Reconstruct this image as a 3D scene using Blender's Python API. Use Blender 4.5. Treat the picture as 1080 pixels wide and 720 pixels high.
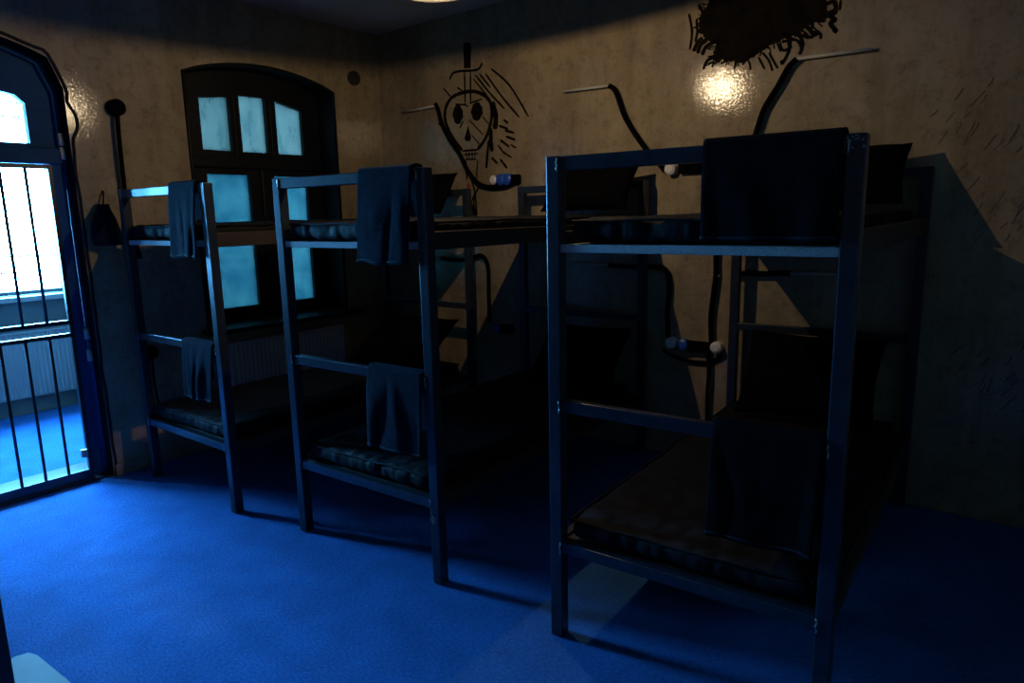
import bpy, bmesh, math, random
from mathutils import Vector, Matrix, noise
PI = math.pi
C = bpy.context.collection
S = bpy.context.scene
for o in list(bpy.data.objects):
    bpy.data.objects.remove(o)

# ------------------------------------------------------------------ camera
cam = bpy.data.cameras.new('camera')
cam.sensor_width = 36.0
cam.lens = 726.19 * 36 / 1080
cam.clip_start = 0.05
co = bpy.data.objects.new('camera', cam)
C.objects.link(co)
_r = Vector((0.78553198, 0.61847098, -0.02081255))
_u = Vector((-0.09662734, 0.15580948, 0.98304962))
_f = Vector((-0.61123045, 0.77020585, -0.18215453))
M = Matrix((( _r.x, _u.x, -_f.x, 4.6497), (_r.y, _u.y, -_f.y, -4.1266), (_r.z, _u.z, -_f.z, 1.6099), (0, 0, 0, 1)))
co.matrix_world = M
S.camera = co

# ------------------------------------------------------------------ sky, exposure
w = bpy.data.worlds.new('sky'); S.world = w; w.use_nodes = True
nt = w.node_tree
bg = nt.nodes['Background']
bg.inputs['Color'].default_value = (0.09, 0.43, 0.90, 1)
bg.inputs['Strength'].default_value = 165.0
S.view_settings.view_transform = 'Standard'
S.view_settings.look = 'None'
S.view_settings.exposure = 0.0
S.view_settings.gamma = 1.0
S.view_settings.use_curve_mapping = False

def portal(name, loc, rot, sx, sy):
    l = bpy.data.lights.new(name, 'AREA'); l.shape = 'RECTANGLE'; l.size = sx; l.size_y = sy
    l.cycles.is_portal = True
    o = bpy.data.objects.new(name, l); o.location = loc; o.rotation_euler = rot; C.objects.link(o)
# sky portals in the two window openings (they only guide sampling of the sky)
portal('window_portal', (-2.42, -2.72, 1.95), (0, -PI/2, 0), 1.9, 1.9)

# ceiling pendant: the bulb's own light
LAMP = (2.32, -1.68, 2.60)
pl = bpy.data.lights.new('bulb_light', 'POINT')
pl.energy = 38; pl.color = (1.0, 0.74, 0.43); pl.shadow_soft_size = 0.006
po = bpy.data.objects.new('bulb_light', pl); po.location = LAMP; C.objects.link(po)

# ------------------------------------------------------------------ materials
def mat(name, col, rough=0.6, metal=0.0, spec=0.5, nscale=None, ncol=None, bump=0.0, bscale=40.0, mix=(0.35, 0.65), sheen=0.0):
    m = bpy.data.materials.new(name); m.use_nodes = True
    t = m.node_tree; b = t.nodes['Principled BSDF']
    b.inputs['Base Color'].default_value = (*col, 1)
    b.inputs['Roughness'].default_value = rough
    b.inputs['Metallic'].default_value = metal
    b.inputs['Specular IOR Level'].default_value = spec
    if sheen: b.inputs['Sheen Weight'].default_value = sheen
    tc = t.nodes.new('ShaderNodeTexCoord')
    if nscale:
        n = t.nodes.new('ShaderNodeTexNoise'); n.inputs['Scale'].default_value = nscale; n.inputs['Detail'].default_value = 8
        n.inputs['Roughness'].default_value = 0.6
        t.links.new(tc.outputs['Object'], n.inputs['Vector'])
        r = t.nodes.new('ShaderNodeValToRGB')
        r.color_ramp.elements[0].position = mix[0]; r.color_ramp.elements[0].color = (*col, 1)
        r.color_ramp.elements[1].position = mix[1]; r.color_ramp.elements[1].color = (*(ncol or col), 1)
        t.links.new(n.outputs['Fac'], r.inputs['Fac']); t.links.new(r.outputs['Color'], b.inputs['Base Color'])
    if bump:
        n2 = t.nodes.new('ShaderNodeTexNoise'); n2.inputs['Scale'].default_value = bscale; n2.inputs['Detail'].default_value = 6
        t.links.new(tc.outputs['Object'], n2.inputs['Vector'])
        bu = t.nodes.new('ShaderNodeBump'); bu.inputs['Strength'].default_value = bump; bu.inputs['Distance'].default_value = 0.01
        t.links.new(n2.outputs['Fac'], bu.inputs['Height']); t.links.new(bu.outputs['Normal'], b.inputs['Normal'])
    return m

def plaster():
    m = bpy.data.materials.new('plaster'); m.use_nodes = True
    t = m.node_tree; N = t.nodes; Lk = t.links; b = N['Principled BSDF']
    tc = N.new('ShaderNodeTexCoord')
    def noise_(s, d=8, rough=0.6, scale=(1, 1, 1), dist=0.0):
        mp = N.new('ShaderNodeMapping'); mp.inputs['Scale'].default_value = scale
        Lk.new(tc.outputs['Object'], mp.inputs['Vector'])
        n = N.new('ShaderNodeTexNoise'); n.inputs['Scale'].default_value = s; n.inputs['Detail'].default_value = d
        n.inputs['Roughness'].default_value = rough; n.inputs['Distortion'].default_value = dist
        Lk.new(mp.outputs['Vector'], n.inputs['Vector']); return n.outputs['Fac']
    def ramp(fac, pts):
        r = N.new('ShaderNodeValToRGB'); e = r.color_ramp.elements
        e[0].position, e[0].color = pts[0][0], (*pts[0][1], 1)
        e[1].position, e[1].color = pts[-1][0], (*pts[-1][1], 1)
        for p, c in pts[1:-1]:
            x = e.new(p); x.color = (*c, 1)
        Lk.new(fac, r.inputs['Fac']); return r.outputs['Color']
    def mix(f, a, c, mode='MIX'):
        x = N.new('ShaderNodeMix'); x.data_type = 'RGBA'; x.blend_type = mode
        if isinstance(f, float): x.inputs['Factor'].default_value = f
        else: Lk.new(f, x.inputs['Factor'])
        Lk.new(a, x.inputs['A']); Lk.new(c, x.inputs['B']); return x.outputs['Result']
    base = ramp(noise_(1.6, 12, 0.68, dist=0.15), [(0.30, (0.17, 0.135, 0.10)), (0.44, (0.28, 0.235, 0.165)), (0.55, (0.35, 0.295, 0.20)), (0.68, (0.44, 0.39, 0.30))])
    och = ramp(noise_(0.9, 6, 0.6, (1, 1, 0.5), 0.4), [(0.45, (0.36, 0.24, 0.10)), (0.6, (0.33, 0.27, 0.18))])
    c = mix(0.35, base, och)
    streak = ramp(noise_(5, 6, 0.7, (1, 1, 0.12), 0.3), [(0.40, (0.72, 0.70, 0.66)), (0.55, (1, 1, 1))])
    c = mix(0.7, c, streak, 'MULTIPLY')
    fine = ramp(noise_(11, 12, 0.8, dist=0.15), [(0.34, (0.40, 0.36, 0.33)), (0.50, (0.95, 0.95, 0.95)), (0.66, (1.0, 1.0, 1.0))])
    c = mix(0.75, c, fine, 'MULTIPLY')
    patch = noise_(1.9, 4, 0.5, dist=0.2)
    speck = ramp(noise_(42, 4, 0.6), [(0.30, (0.12, 0.09, 0.07)), (0.37, (1, 1, 1))])
    pm = ramp(patch, [(0.5, (0, 0, 0)), (0.6, (1, 1, 1))])
    c = mix(pm, c, mix(1.0, c, speck, 'MULTIPLY'))
    Lk.new(c, b.inputs['Base Color'])
    rr = ramp(noise_(3, 6), [(0.3, (0.55,) * 3), (0.7, (0.7,) * 3)])
    Lk.new(rr, b.inputs['Roughness'])
    b.inputs['Specular IOR Level'].default_value = 0.5
    b1 = N.new('ShaderNodeBump'); b1.inputs['Strength'].default_value = 0.55; b1.inputs['Distance'].default_value = 0.02
    Lk.new(noise_(6, 10, 0.7, dist=0.3), b1.inputs['Height'])
    b2 = N.new('ShaderNodeBump'); b2.inputs['Strength'].default_value = 0.35; b2.inputs['Distance'].default_value = 0.006
    Lk.new(noise_(38, 8, 0.75, dist=0.1), b2.inputs['Height']); Lk.new(b1.outputs['Normal'], b2.inputs['Normal'])
    Lk.new(b2.outputs['Normal'], b.inputs['Normal'])
    b.inputs['Coat Weight'].default_value = 1.0; b.inputs['Coat Roughness'].default_value = 0.075
    b3 = N.new('ShaderNodeBump'); b3.inputs['Strength'].default_value = 0.22; b3.inputs['Distance'].default_value = 0.004
    Lk.new(noise_(60, 4, 0.6), b3.inputs['Height']); Lk.new(b3.outputs['Normal'], b.inputs['Coat Normal'])
    return m

M_PL = plaster()
M_CEIL = mat('ceiling_paint', (0.50, 0.48, 0.50), 0.8, nscale=2.0, ncol=(0.62, 0.60, 0.62), bump=0.3, bscale=12)
def carpet_mat():
    m = bpy.data.materials.new('blue_carpet'); m.use_nodes = True
    t = m.node_tree; N = t.nodes; Lk = t.links; b = N['Principled BSDF']
    tc = N.new('ShaderNodeTexCoord')
    n = N.new('ShaderNodeTexNoise'); n.inputs['Scale'].default_value = 55; n.inputs['Detail'].default_value = 10; n.inputs['Roughness'].default_value = 0.8
    mp = N.new('ShaderNodeMapping'); mp.inputs['Scale'].default_value = (1, 2.2, 1); mp.inputs['Rotation'].default_value = (0, 0, 0.5)
    Lk.new(tc.outputs['Object'], mp.inputs['Vector']); Lk.new(mp.outputs['Vector'], n.inputs['Vector'])
    r = N.new('ShaderNodeValToRGB')
    r.color_ramp.elements[0].position = 0.36; r.color_ramp.elements[0].color = (0.018, 0.072, 0.23, 1)
    r.color_ramp.elements[1].position = 0.68; r.color_ramp.elements[1].color = (0.044, 0.20, 0.57, 1)
    Lk.new(n.outputs['Fac'], r.inputs['Fac'])
    n2 = N.new('ShaderNodeTexNoise'); n2.inputs['Scale'].default_value = 5; n2.inputs['Detail'].default_value = 6
    Lk.new(tc.outputs['Object'], n2.inputs['Vector'])
    r2 = N.new('ShaderNodeValToRGB')
    r2.color_ramp.elements[0].position = 0.35; r2.color_ramp.elements[0].color = (0.88, 0.88, 0.88, 1)
    r2.color_ramp.elements[1].position = 0.65; r2.color_ramp.elements[1].color = (1.08, 1.08, 1.08, 1)
    Lk.new(n2.outputs['Fac'], r2.inputs['Fac'])
    x = N.new('ShaderNodeMix'); x.data_type = 'RGBA'; x.blend_type = 'MULTIPLY'; x.inputs['Factor'].default_value = 1
    Lk.new(r.outputs['Color'], x.inputs['A']); Lk.new(r2.outputs['Color'], x.inputs['B'])
    Lk.new(x.outputs['Result'], b.inputs['Base Color'])
    b.inputs['Roughness'].default_value = 0.95; b.inputs['Specular IOR Level'].default_value = 0.15
    bu = N.new('ShaderNodeBump'); bu.inputs['Strength'].default_value = 0.8; bu.inputs['Distance'].default_value = 0.012
    Lk.new(n.outputs['Fac'], bu.inputs['Height']); Lk.new(bu.outputs['Normal'], b.inputs['Normal'])
    return m
M_CARPET = carpet_mat()
M_STEEL = mat('dark_steel', (0.018, 0.026, 0.040), 0.28, 0.3, nscale=14, ncol=(0.032, 0.044, 0.062), bump=0.08, bscale=60)
M_BARE = mat('bare_steel', (0.45, 0.43, 0.40), 0.35, 1.0, bump=0.5, bscale=120)
M_BOARD = mat('grey_board', (0.55, 0.55, 0.56), 0.75, nscale=160, ncol=(0.34, 0.34, 0.35), bump=0.3, bscale=200)
M_RAIL = mat('brown_rail', (0.03, 0.023, 0.02), 0.6, spec=0.2, nscale=8, ncol=(0.045, 0.035, 0.03))
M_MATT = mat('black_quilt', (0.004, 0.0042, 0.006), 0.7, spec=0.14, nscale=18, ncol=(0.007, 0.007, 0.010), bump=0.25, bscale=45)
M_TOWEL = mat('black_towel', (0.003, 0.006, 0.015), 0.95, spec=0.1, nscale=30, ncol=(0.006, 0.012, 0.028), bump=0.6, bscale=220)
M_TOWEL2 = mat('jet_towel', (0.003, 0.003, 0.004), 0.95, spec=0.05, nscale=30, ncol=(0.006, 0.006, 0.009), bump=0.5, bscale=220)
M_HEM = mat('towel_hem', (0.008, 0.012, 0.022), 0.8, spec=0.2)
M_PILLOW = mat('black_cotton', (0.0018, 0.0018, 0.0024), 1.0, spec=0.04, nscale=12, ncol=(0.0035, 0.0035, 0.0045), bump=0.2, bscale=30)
M_WOOD = mat('black_window_wood', (0.003, 0.0035, 0.006), 0.5, spec=0.25, nscale=6, ncol=(0.006, 0.007, 0.011), bump=0.15, bscale=25)
M_DOOR = mat('door_blue_glare', (0.004, 0.045, 0.14), 0.6, spec=0.15, nscale=5, ncol=(0.006, 0.06, 0.17), bump=0.1, bscale=20)  # blue base colour stands in for daylight glare hazing over the door frame
M_GATE = mat('gate_steel', (0.035, 0.04, 0.055), 0.3, 0.4)
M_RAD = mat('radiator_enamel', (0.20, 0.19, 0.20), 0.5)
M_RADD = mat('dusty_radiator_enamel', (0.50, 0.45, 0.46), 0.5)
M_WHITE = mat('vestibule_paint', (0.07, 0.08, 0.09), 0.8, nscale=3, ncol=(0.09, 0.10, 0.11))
M_BLACK = mat('black_rubber', (0.003, 0.003, 0.004), 0.9, spec=0.03)
M_TUBE = mat('grey_tube', (0.48, 0.48, 0.46), 0.5)
M_PAINT = mat('black_wall_paint', (0.003, 0.0025, 0.0025), 0.8, spec=0.06, nscale=9, ncol=(0.012, 0.008, 0.006), bump=0.3, bscale=30)
M_RED = mat('red_wall_paint', (0.35, 0.03, 0.02), 0.6)
M_CERAMIC = mat('white_plastic', (0.75, 0.75, 0.78), 0.35)
M_BLUE = mat('blue_plastic', (0.02, 0.10, 0.55), 0.35)
M_PAPER = mat('pale_paper', (0.24, 0.30, 0.31), 0.8, nscale=4, ncol=(0.19, 0.25, 0.27))
M_SHADE = mat('dark_enamel', (0.02, 0.02, 0.02), 0.4)

def pane_mat(name, tcol, tcol2, scale, sl=(1, 1, 1)):
    m = bpy.data.materials.new(name); m.use_nodes = True
    t = m.node_tree; N = t.nodes; Lk = t.links
    for n in list(N): N.remove(n)
    out = N.new('ShaderNodeOutputMaterial'); tr = N.new('ShaderNodeBsdfTranslucent'); gl = N.new('ShaderNodeBsdfGlossy')
    gl.inputs['Roughness'].default_value = 0.25; gl.inputs['Color'].default_value = (0.6, 0.6, 0.6, 1)
    mx = N.new('ShaderNodeMixShader'); mx.inputs[0].default_value = 0.03
    tc = N.new('ShaderNodeTexCoord'); mp = N.new('ShaderNodeMapping'); mp.inputs['Scale'].default_value = sl
    n = N.new('ShaderNodeTexNoise'); n.inputs['Scale'].default_value = scale; n.inputs['Detail'].default_value = 8; n.inputs['Roughness'].default_value = 0.65
    Lk.new(tc.outputs['Object'], mp.inputs['Vector']); Lk.new(mp.outputs['Vector'], n.inputs['Vector'])
    r = N.new('ShaderNodeValToRGB'); r.color_ramp.elements[0].position = 0.36; r.color_ramp.elements[0].color = (*tcol, 1)
    r.color_ramp.elements[1].position = 0.66; r.color_ramp.elements[1].color = (*tcol2, 1)
    Lk.new(n.outputs['Fac'], r.inputs['Fac']); Lk.new(r.outputs['Color'], tr.inputs['Color'])
    Lk.new(tr.outputs[0], mx.inputs[1]); Lk.new(gl.outputs[0], mx.inputs[2]); Lk.new(mx.outputs[0], out.inputs['Surface'])
    return m
M_PANE_UP = pane_mat('dusty_film_pane', (0.0072, 0.0055, 0.0036), (0.0150, 0.0086, 0.0053), 5, (1, 2.5, 1))
M_PANE_LO = pane_mat('mottled_film_pane', (0.0014, 0.0036, 0.0034), (0.0050, 0.0072, 0.0055), 7)
def glass_mat():
    m = bpy.data.materials.new('clear_glass'); m.use_nodes = True
    t = m.node_tree; N = t.nodes; Lk = t.links
    for n in list(N): N.remove(n)
    out = N.new('ShaderNodeOutputMaterial'); tr = N.new('ShaderNodeBsdfTransparent'); gl = N.new('ShaderNodeBsdfGlossy')
    gl.inputs['Roughness'].default_value = 0.03
    mx = N.new('ShaderNodeMixShader'); mx.inputs[0].default_value = 0.06
    Lk.new(tr.outputs[0], mx.inputs[1]); Lk.new(gl.outputs[0], mx.inputs[2]); Lk.new(mx.outputs[0], out.inputs['Surface'])
    return m
M_GLASS = glass_mat()
def emis(name, col, st):
    m = bpy.data.materials.new(name); m.use_nodes = True
    b = m.node_tree.nodes['Principled BSDF']; b.inputs['Emission Color'].default_value = (*col, 1); b.inputs['Emission Strength'].default_value = st
    return m
M_FIL = emis('filament', (1.0, 0.65, 0.3), 40)

# ------------------------------------------------------------------ mesh helpers
def link(name, bm, m, parent=None, smooth=False):
    bmesh.ops.remove_doubles(bm, verts=bm.verts, dist=1e-5)
    me = bpy.data.meshes.new(name); bm.normal_update(); bm.to_mesh(me); bm.free()
    o = bpy.data.objects.new(name, me); C.objects.link(o); me.materials.append(m)
    if parent is not None: o.parent = parent
    if smooth:
        for p in me.polygons: p.use_smooth = True
    return o
def box(bm, lo, hi, bevel=0.0):
    v = [bm.verts.new((x, y, z)) for x in (lo[0], hi[0]) for y in (lo[1], hi[1]) for z in (lo[2], hi[2])]
    fs = [bm.faces.new([v[i] for i in q]) for q in ((0, 1, 3, 2), (4, 6, 7, 5), (0, 4, 5, 1), (2, 3, 7, 6), (0, 2, 6, 4), (1, 5, 7, 3))]
    if bevel:
        es = list({e for f in fs for e in f.edges})
        bmesh.ops.bevel(bm, geom=es, offset=bevel, segments=2, affect='EDGES', profile=0.5)
def boxo(name, lo, hi, m, parent=None, bevel=0.0):
    bm = bmesh.new(); box(bm, lo, hi, bevel); return link(name, bm, m, parent)
def tube(bm, pts, r, n=10, cap=True):
    pts = [Vector(p) for p in pts]; rings = []; up = None
    for i, p in enumerate(pts):
        a = pts[max(i-1, 0)]; b = pts[min(i+1, len(pts)-1)]; t = (b-a).normalized()
        if up is None: up = t.orthogonal().normalized()
        up = (up - t*up.dot(t)).normalized(); s = t.cross(up)
        rr = r[i] if isinstance(r, (list, tuple)) else r
        rings.append([bm.verts.new(p + (up*math.cos(2*PI*k/n) + s*math.sin(2*PI*k/n))*rr) for k in range(n)])
    for A, B in zip(rings, rings[1:]):
        for k in range(n): bm.faces.new((A[k], A[(k+1) % n], B[(k+1) % n], B[k]))
    if cap:
        bm.faces.new(rings[0][::-1]); bm.faces.new(rings[-1])
def smoothpts(P, k=6):
    P = [Vector(p) for p in P]; out = []
    for i in range(len(P)-1):
        a = P[max(i-1, 0)]; b = P[i]; c = P[i+1]; e = P[min(i+2, len(P)-1)]
        for j in range(k):
            t = j/k
            out.append(0.5*((2*b)+(c-a)*t+(2*a-5*b+4*c-e)*t*t+(-a+3*b-3*c+e)*t**3))
    out.append(P[-1]); return out
def tag(o, label, cat, group=None, kind=None):
    if label: o['label'] = label
    if cat: o['category'] = cat
    if group: o['group'] = group
    if kind: o['kind'] = kind
    return o
def thing(name, label, cat, loc=(0, 0, 0), rz=0.0, group=None):
    o = bpy.data.objects.new(name, None); C.objects.link(o); o.location = loc; o.rotation_euler = (0, 0, rz)
    o.empty_display_size = 0.1
    return tag(o, label, cat, group)
def struct(o, label=None, cat='structure'):
    o['kind'] = 'structure'
    if label: o['label'] = label; o['category'] = cat
    return o
def prism(bm, poly, axis, a, b):
    """extrude a closed outline (list of 2-tuples) between a and b along axis (0=x: (y,z), 1=y: (x,z), 2=z: (x,y))"""
    def P(p, t):
        return (t, p[0], p[1]) if axis == 0 else ((p[0], t, p[1]) if axis == 1 else (p[0], p[1], t))
    A = [bm.verts.new(P(p, a)) for p in poly]; B = [bm.verts.new(P(p, b)) for p in poly]
    n = len(poly); bm.faces.new(A); bm.faces.new(B[::-1])
    for i in range(n): bm.faces.new((A[i], B[i], B[(i+1) % n], A[(i+1) % n]))
    bmesh.ops.recalc_face_normals(bm, faces=bm.faces)

# ------------------------------------------------------------------ room shell
RH = 3.10; X1 = 5.7; Y0 = -5.95; TH = 0.42
DY0, DY1 = -3.42, -2.425       # door opening
WY0, WY1 = -1.70, -0.49        # window opening
WZ0 = 0.85
def door_top(y):
    t = (y-DY0)/(DY1-DY0); s = abs(2*t-1)
    return 2.645 - 0.13*s**2 - 0.13*max(0, (s-0.86)/0.14)**2
def win_top(y):
    t = (y-WY0)/(WY1-WY0); return 2.585 + 0.105*(1-(2*t-1)**2)
def steps(a, b, n): return [a+(b-a)*i/n for i in range(n+1)]

def left_wall():
    bm = bmesh.new()
    ys = sorted(set([Y0, -4.6] + steps(DY0, DY1, 16) + [-2.1] + steps(WY0, WY1, 14) + [0.0]))
    for x, flip in ((0.0, False), (-TH, True)):
        def quad(y0, y1, z00, z01, z10, z11):
            v = [bm.verts.new((x, y0, z00)), bm.verts.new((x, y1, z01)), bm.verts.new((x, y1, z11)), bm.verts.new((x, y0, z10))]
            bm.faces.new(v if not flip else v[::-1])
        for a, b in zip(ys, ys[1:]):
            if a >= DY0-1e-6 and b <= DY1+1e-6: quad(a, b, door_top(a), door_top(b), RH, RH)
            elif a >= WY0-1e-6 and b <= WY1+1e-6:
                quad(a, b, 0, 0, WZ0, WZ0); quad(a, b, win_top(a), win_top(b), RH, RH)
            else: quad(a, b, 0, 0, RH, RH)
    # door reveal (plaster, uneven)
    def strip(P):
        nonlocal bm
        for p, q in zip(P, P[1:]):
            bm.faces.new([bm.verts.new((0, *p)), bm.verts.new((-TH, *p)), bm.verts.new((-TH, *q)), bm.verts.new((0, *q))])
    bm2 = bm; bm = bmesh.new()
    strip([(DY0, 0)] + [(y, door_top(y)) for y in steps(DY0, DY1, 16)] + [(DY1, 0)])
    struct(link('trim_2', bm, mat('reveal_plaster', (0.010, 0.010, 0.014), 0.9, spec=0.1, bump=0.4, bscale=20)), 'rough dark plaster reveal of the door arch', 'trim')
    bm = bm2
    # chipped jamb: push rim vertices a little
    return struct(link('wall_left', bm, M_PL), 'tan plaster wall with the barred door and arched window', 'wall')
left_wall()
struct(boxo('wall_back', (-TH, 0, 0), (X1+0.2, 0.2, RH), M_PL), 'tan plaster wall behind the bunk beds with black painted drawings', 'wall')
struct(boxo('wall_right', (X1, Y0, 0), (X1+0.2, 0, RH), M_PL))
struct(boxo('wall_front', (-TH, Y0-0.2, 0), (X1+0.2, Y0, RH), M_PL))
struct(boxo('ceiling', (-TH, Y0-0.2, RH), (X1+0.2, 0.2, RH+0.15), M_CEIL), 'dark grey ceiling above the bunk room', 'ceiling')
struct(boxo('floor', (-2.45, Y0-0.2, -0.1), (X1+0.2, 0.2, 0.0), M_CARPET), 'bright blue carpet floor', 'floor')
# skirting
def skirt(name, lo, hi): return struct(boxo(name, lo, hi, M_PL, bevel=0.006))
skirt('baseboard_back', (0.0, -0.022, 0), (X1, 0.0, 0.075))
skirt('baseboard_left', (0, DY1+0.01, 0), (0.02, 0, 0.075))
# torn plaster along the right door jamb and dark rim outline
bm = bmesh.new(); random.seed(4)
P = []
for i, z in enumerate(steps(0.0, 2.38, 34)):
    P.append((0.004, DY1+0.012+0.012*noise.noise(Vector((0, z*5, 3)))+(0.035 if 2.1 < z < 2.3 else 0.0), z))
for y in steps(DY1, -3.0, 10)[1:]:
    P.append((0.004, y, door_top(y)+0.02+0.008*noise.noise(Vector((y*9, 0, 1)))))
tube(bm, smoothpts(P, 3), 0.009, 8)
struct(link('trim_1', bm, mat('dark_plaster_edge', (0.022, 0.022, 0.03), 0.8, spec=0.1, bump=0.5, bscale=40), smooth=True), 'dark uneven moulding around the door arch', 'trim')

# ------------------------------------------------------------------ vestibule behind the gate
VX = -2.2
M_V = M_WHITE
vy0, vy1 = -4.6, -1.745
fy0, fy1, fz0, fz1 = -3.62, -1.775, 1.02, 2.80
def ring(bm, x0, x1, y0, y1, z0, z1, a0, a1, b0, b1):
    V = {}
    for x in (x0, x1):
        V[x] = [[bm.verts.new((x, y, z)) for y, z in ((p, q), (r, q), (r, s_), (p, s_))] for p, q, r, s_ in ((y0, z0, y1, z1), (a0, b0, a1, b1))]
    for x in (x0, x1):
        for i in range(4): bm.faces.new((V[x][0][i], V[x][0][(i+1) % 4], V[x][1][(i+1) % 4], V[x][1][i]))
    for k in (0, 1):
        for i in range(4): bm.faces.new((V[x0][k][i], V[x0][k][(i+1) % 4], V[x1][k][(i+1) % 4], V[x1][k][i]))
    bmesh.ops.recalc_face_normals(bm, faces=bm.faces)
def vest():
    bm = bmesh.new()
    ring(bm, VX-0.2, VX, vy0, vy1, 0, RH, fy0, fy1, fz0, fz1)
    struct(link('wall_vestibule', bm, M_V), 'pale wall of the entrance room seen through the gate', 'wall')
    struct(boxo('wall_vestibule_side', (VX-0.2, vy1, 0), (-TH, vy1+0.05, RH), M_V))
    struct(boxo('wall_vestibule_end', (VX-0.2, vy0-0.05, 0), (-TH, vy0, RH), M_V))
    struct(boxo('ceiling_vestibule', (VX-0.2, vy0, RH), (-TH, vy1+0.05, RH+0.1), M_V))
vest()
# far window
wn = thing('window_2', 'bright daylight window of the entrance room seen through the gate', 'window'); wn['kind'] = 'structure'
bm = bmesh.new(); t = 0.028
ring(bm, VX-0.14, VX-0.08, fy0, fy1, fz0, fz1, fy0+t, fy1-t, fz0+t, fz1-t)
link('window_frame', bm, M_WHITE, wn)
boxo('window_mullion', (VX-0.14, -2.86, fz0+t), (VX-0.08, -2.80, fz1-t), M_WHITE, wn)
for a, b in ((fy0+t, -2.86), (-2.80, fy1-t)):
    boxo('pane', (VX-0.115, a, fz0+t), (VX-0.110, b, fz1-t), M_GLASS, wn)
boxo('window_sill', (VX-0.08, fy0-0.03, fz0-0.05), (VX+0.10, fy1+0.03, fz0-0.005), M_RAD, wn, 0.008)
gr = thing('window_grille', 'thin iron grille outside the far bright window', 'grille')
for z in (1.20, 1.34, 2.50, 2.62):
    bm = bmesh.new(); tube(bm, [(VX-0.19, fy0, z), (VX-0.19, fy1, z)], 0.007, 6); link('crossbar', bm, M_GATE, gr)
for i in range(12):
    y = fy0+0.1+i*0.145
    bm = bmesh.new(); tube(bm, [(VX-0.18, y, fz0), (VX-0.18, y, 1.36)], 0.005, 6); link('upright', bm, M_GATE, gr)
    bm = bmesh.new(); tube(bm, [(VX-0.18, y, 2.48), (VX-0.18, y, fz1)], 0.005, 6); link('upright', bm, M_GATE, gr)

def radiator(name, label, y0, y1, z0, z1, x0, m, m2):
    r = thing(name, label, 'radiator', (x0, (y0+y1)/2, z0)); h = z1-z0; hw = (y1-y0)/2
    bm = bmesh.new(); n = int((y1-y0)/0.034); prof = []
    box(bm, (0.02, -hw, 0), (0.05, hw, h))
    link('rear_panel', bm, m, r)
    bm = bmesh.new(); ys = steps(-hw, hw, n*4); A = []; B = []
    for i, y in enumerate(ys):
        dx = (0.062, 0.070, 0.070, 0.062)[i % 4]
        A.append(bm.verts.new((dx, y, 0.012))); B.append(bm.verts.new((dx, y, h-0.012)))
    for i in range(len(ys)-1): bm.faces.new((A[i], A[i+1], B[i+1], B[i]))
    link('ribbed_front', bm, m, r)
    bm = bmesh.new(); box(bm, (0.015, -hw-0.006, h-0.014), (0.078, hw+0.006, h+0.004), 0.004)
    link('top_grille', bm, m2, r)
    for s in (-1, 1):
        bm = bmesh.new(); box(bm, (0.015, s*hw-0.006, 0), (0.074, s*hw+0.006, h-0.01), 0.003); link('side_panel', bm, m2, r)
    bm = bmesh.new(); tube(bm, [(0.045, hw-0.05, 0.02), (0.045, hw-0.05, -0.06), (0.045, hw-0.05, -z0)], 0.009, 8)
    link('feed_pipe', bm, m2, r)
    bm = bmesh.new(); box(bm, (-0.028, -0.04, h*0.3), (0.022, 0.04, h*0.7)); link('wall_bracket', bm, m2, r)
    return r
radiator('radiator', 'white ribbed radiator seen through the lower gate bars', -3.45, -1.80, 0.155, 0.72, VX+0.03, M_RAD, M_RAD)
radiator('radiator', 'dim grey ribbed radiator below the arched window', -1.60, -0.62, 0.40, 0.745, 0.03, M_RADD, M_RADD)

# ------------------------------------------------------------------ door frame with fanlight, and barred gate
DX = -0.10
dr = thing('door_1', 'door frame tinted blue for window glare, with a glazed fanlight over the barred gate', 'door', (0, 0, 0)); dr['kind'] = 'structure'
bm = bmesh.new()
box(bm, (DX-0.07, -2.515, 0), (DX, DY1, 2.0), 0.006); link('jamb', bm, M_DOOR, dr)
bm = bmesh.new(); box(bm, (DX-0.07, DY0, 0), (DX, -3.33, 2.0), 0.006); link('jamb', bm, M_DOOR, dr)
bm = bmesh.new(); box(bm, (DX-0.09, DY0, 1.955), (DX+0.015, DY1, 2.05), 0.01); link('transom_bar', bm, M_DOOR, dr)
# fanlight: outer arch plate with pane hole
def fan_in(y):
    s = abs((y+2.92)/0.325); return 2.365 - 0.035*s*s - 0.035*max(0, (s-0.8)/0.2)**2
bm = bmesh.new(); pa, pb = -3.245, -2.595
ys = sorted(set(steps(DY0, pa, 8)+steps(pb, DY1, 8)+steps(pa, pb, 14)))
for x in (DX-0.06, DX-0.01):
    for a, b in zip(ys, ys[1:]):
        def q(z): bm.faces.new([bm.verts.new((x, *p)) for p in z])
        if a >= pa-1e-6 and b <= pb+1e-6:
            q([(a, fan_in(a)), (b, fan_in(b)), (b, door_top(b)+.01), (a, door_top(a)+.01)]); q([(a, 2.05), (b, 2.05), (b, 2.072), (a, 2.072)])
        else: q([(a, 2.05), (b, 2.05), (b, door_top(b)+.01), (a, door_top(a)+.01)])
rim = [(pa, 2.072)]+[(y, fan_in(y)) for y in steps(pa, pb, 14)]+[(pb, 2.072), (pa, 2.072)]
for p, q_ in zip(rim, rim[1:]):
    bm.faces.new([bm.verts.new((DX-0.01, *p)), bm.verts.new((DX-0.06, *p)), bm.verts.new((DX-0.06, *q_)), bm.verts.new((DX-0.01, *q_))])
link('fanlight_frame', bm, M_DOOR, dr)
bm = bmesh.new(); prism(bm, rim[:-1], 0, DX-0.036, DX-0.032); link('fanlight_pane', bm, M_GLASS, dr)
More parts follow.
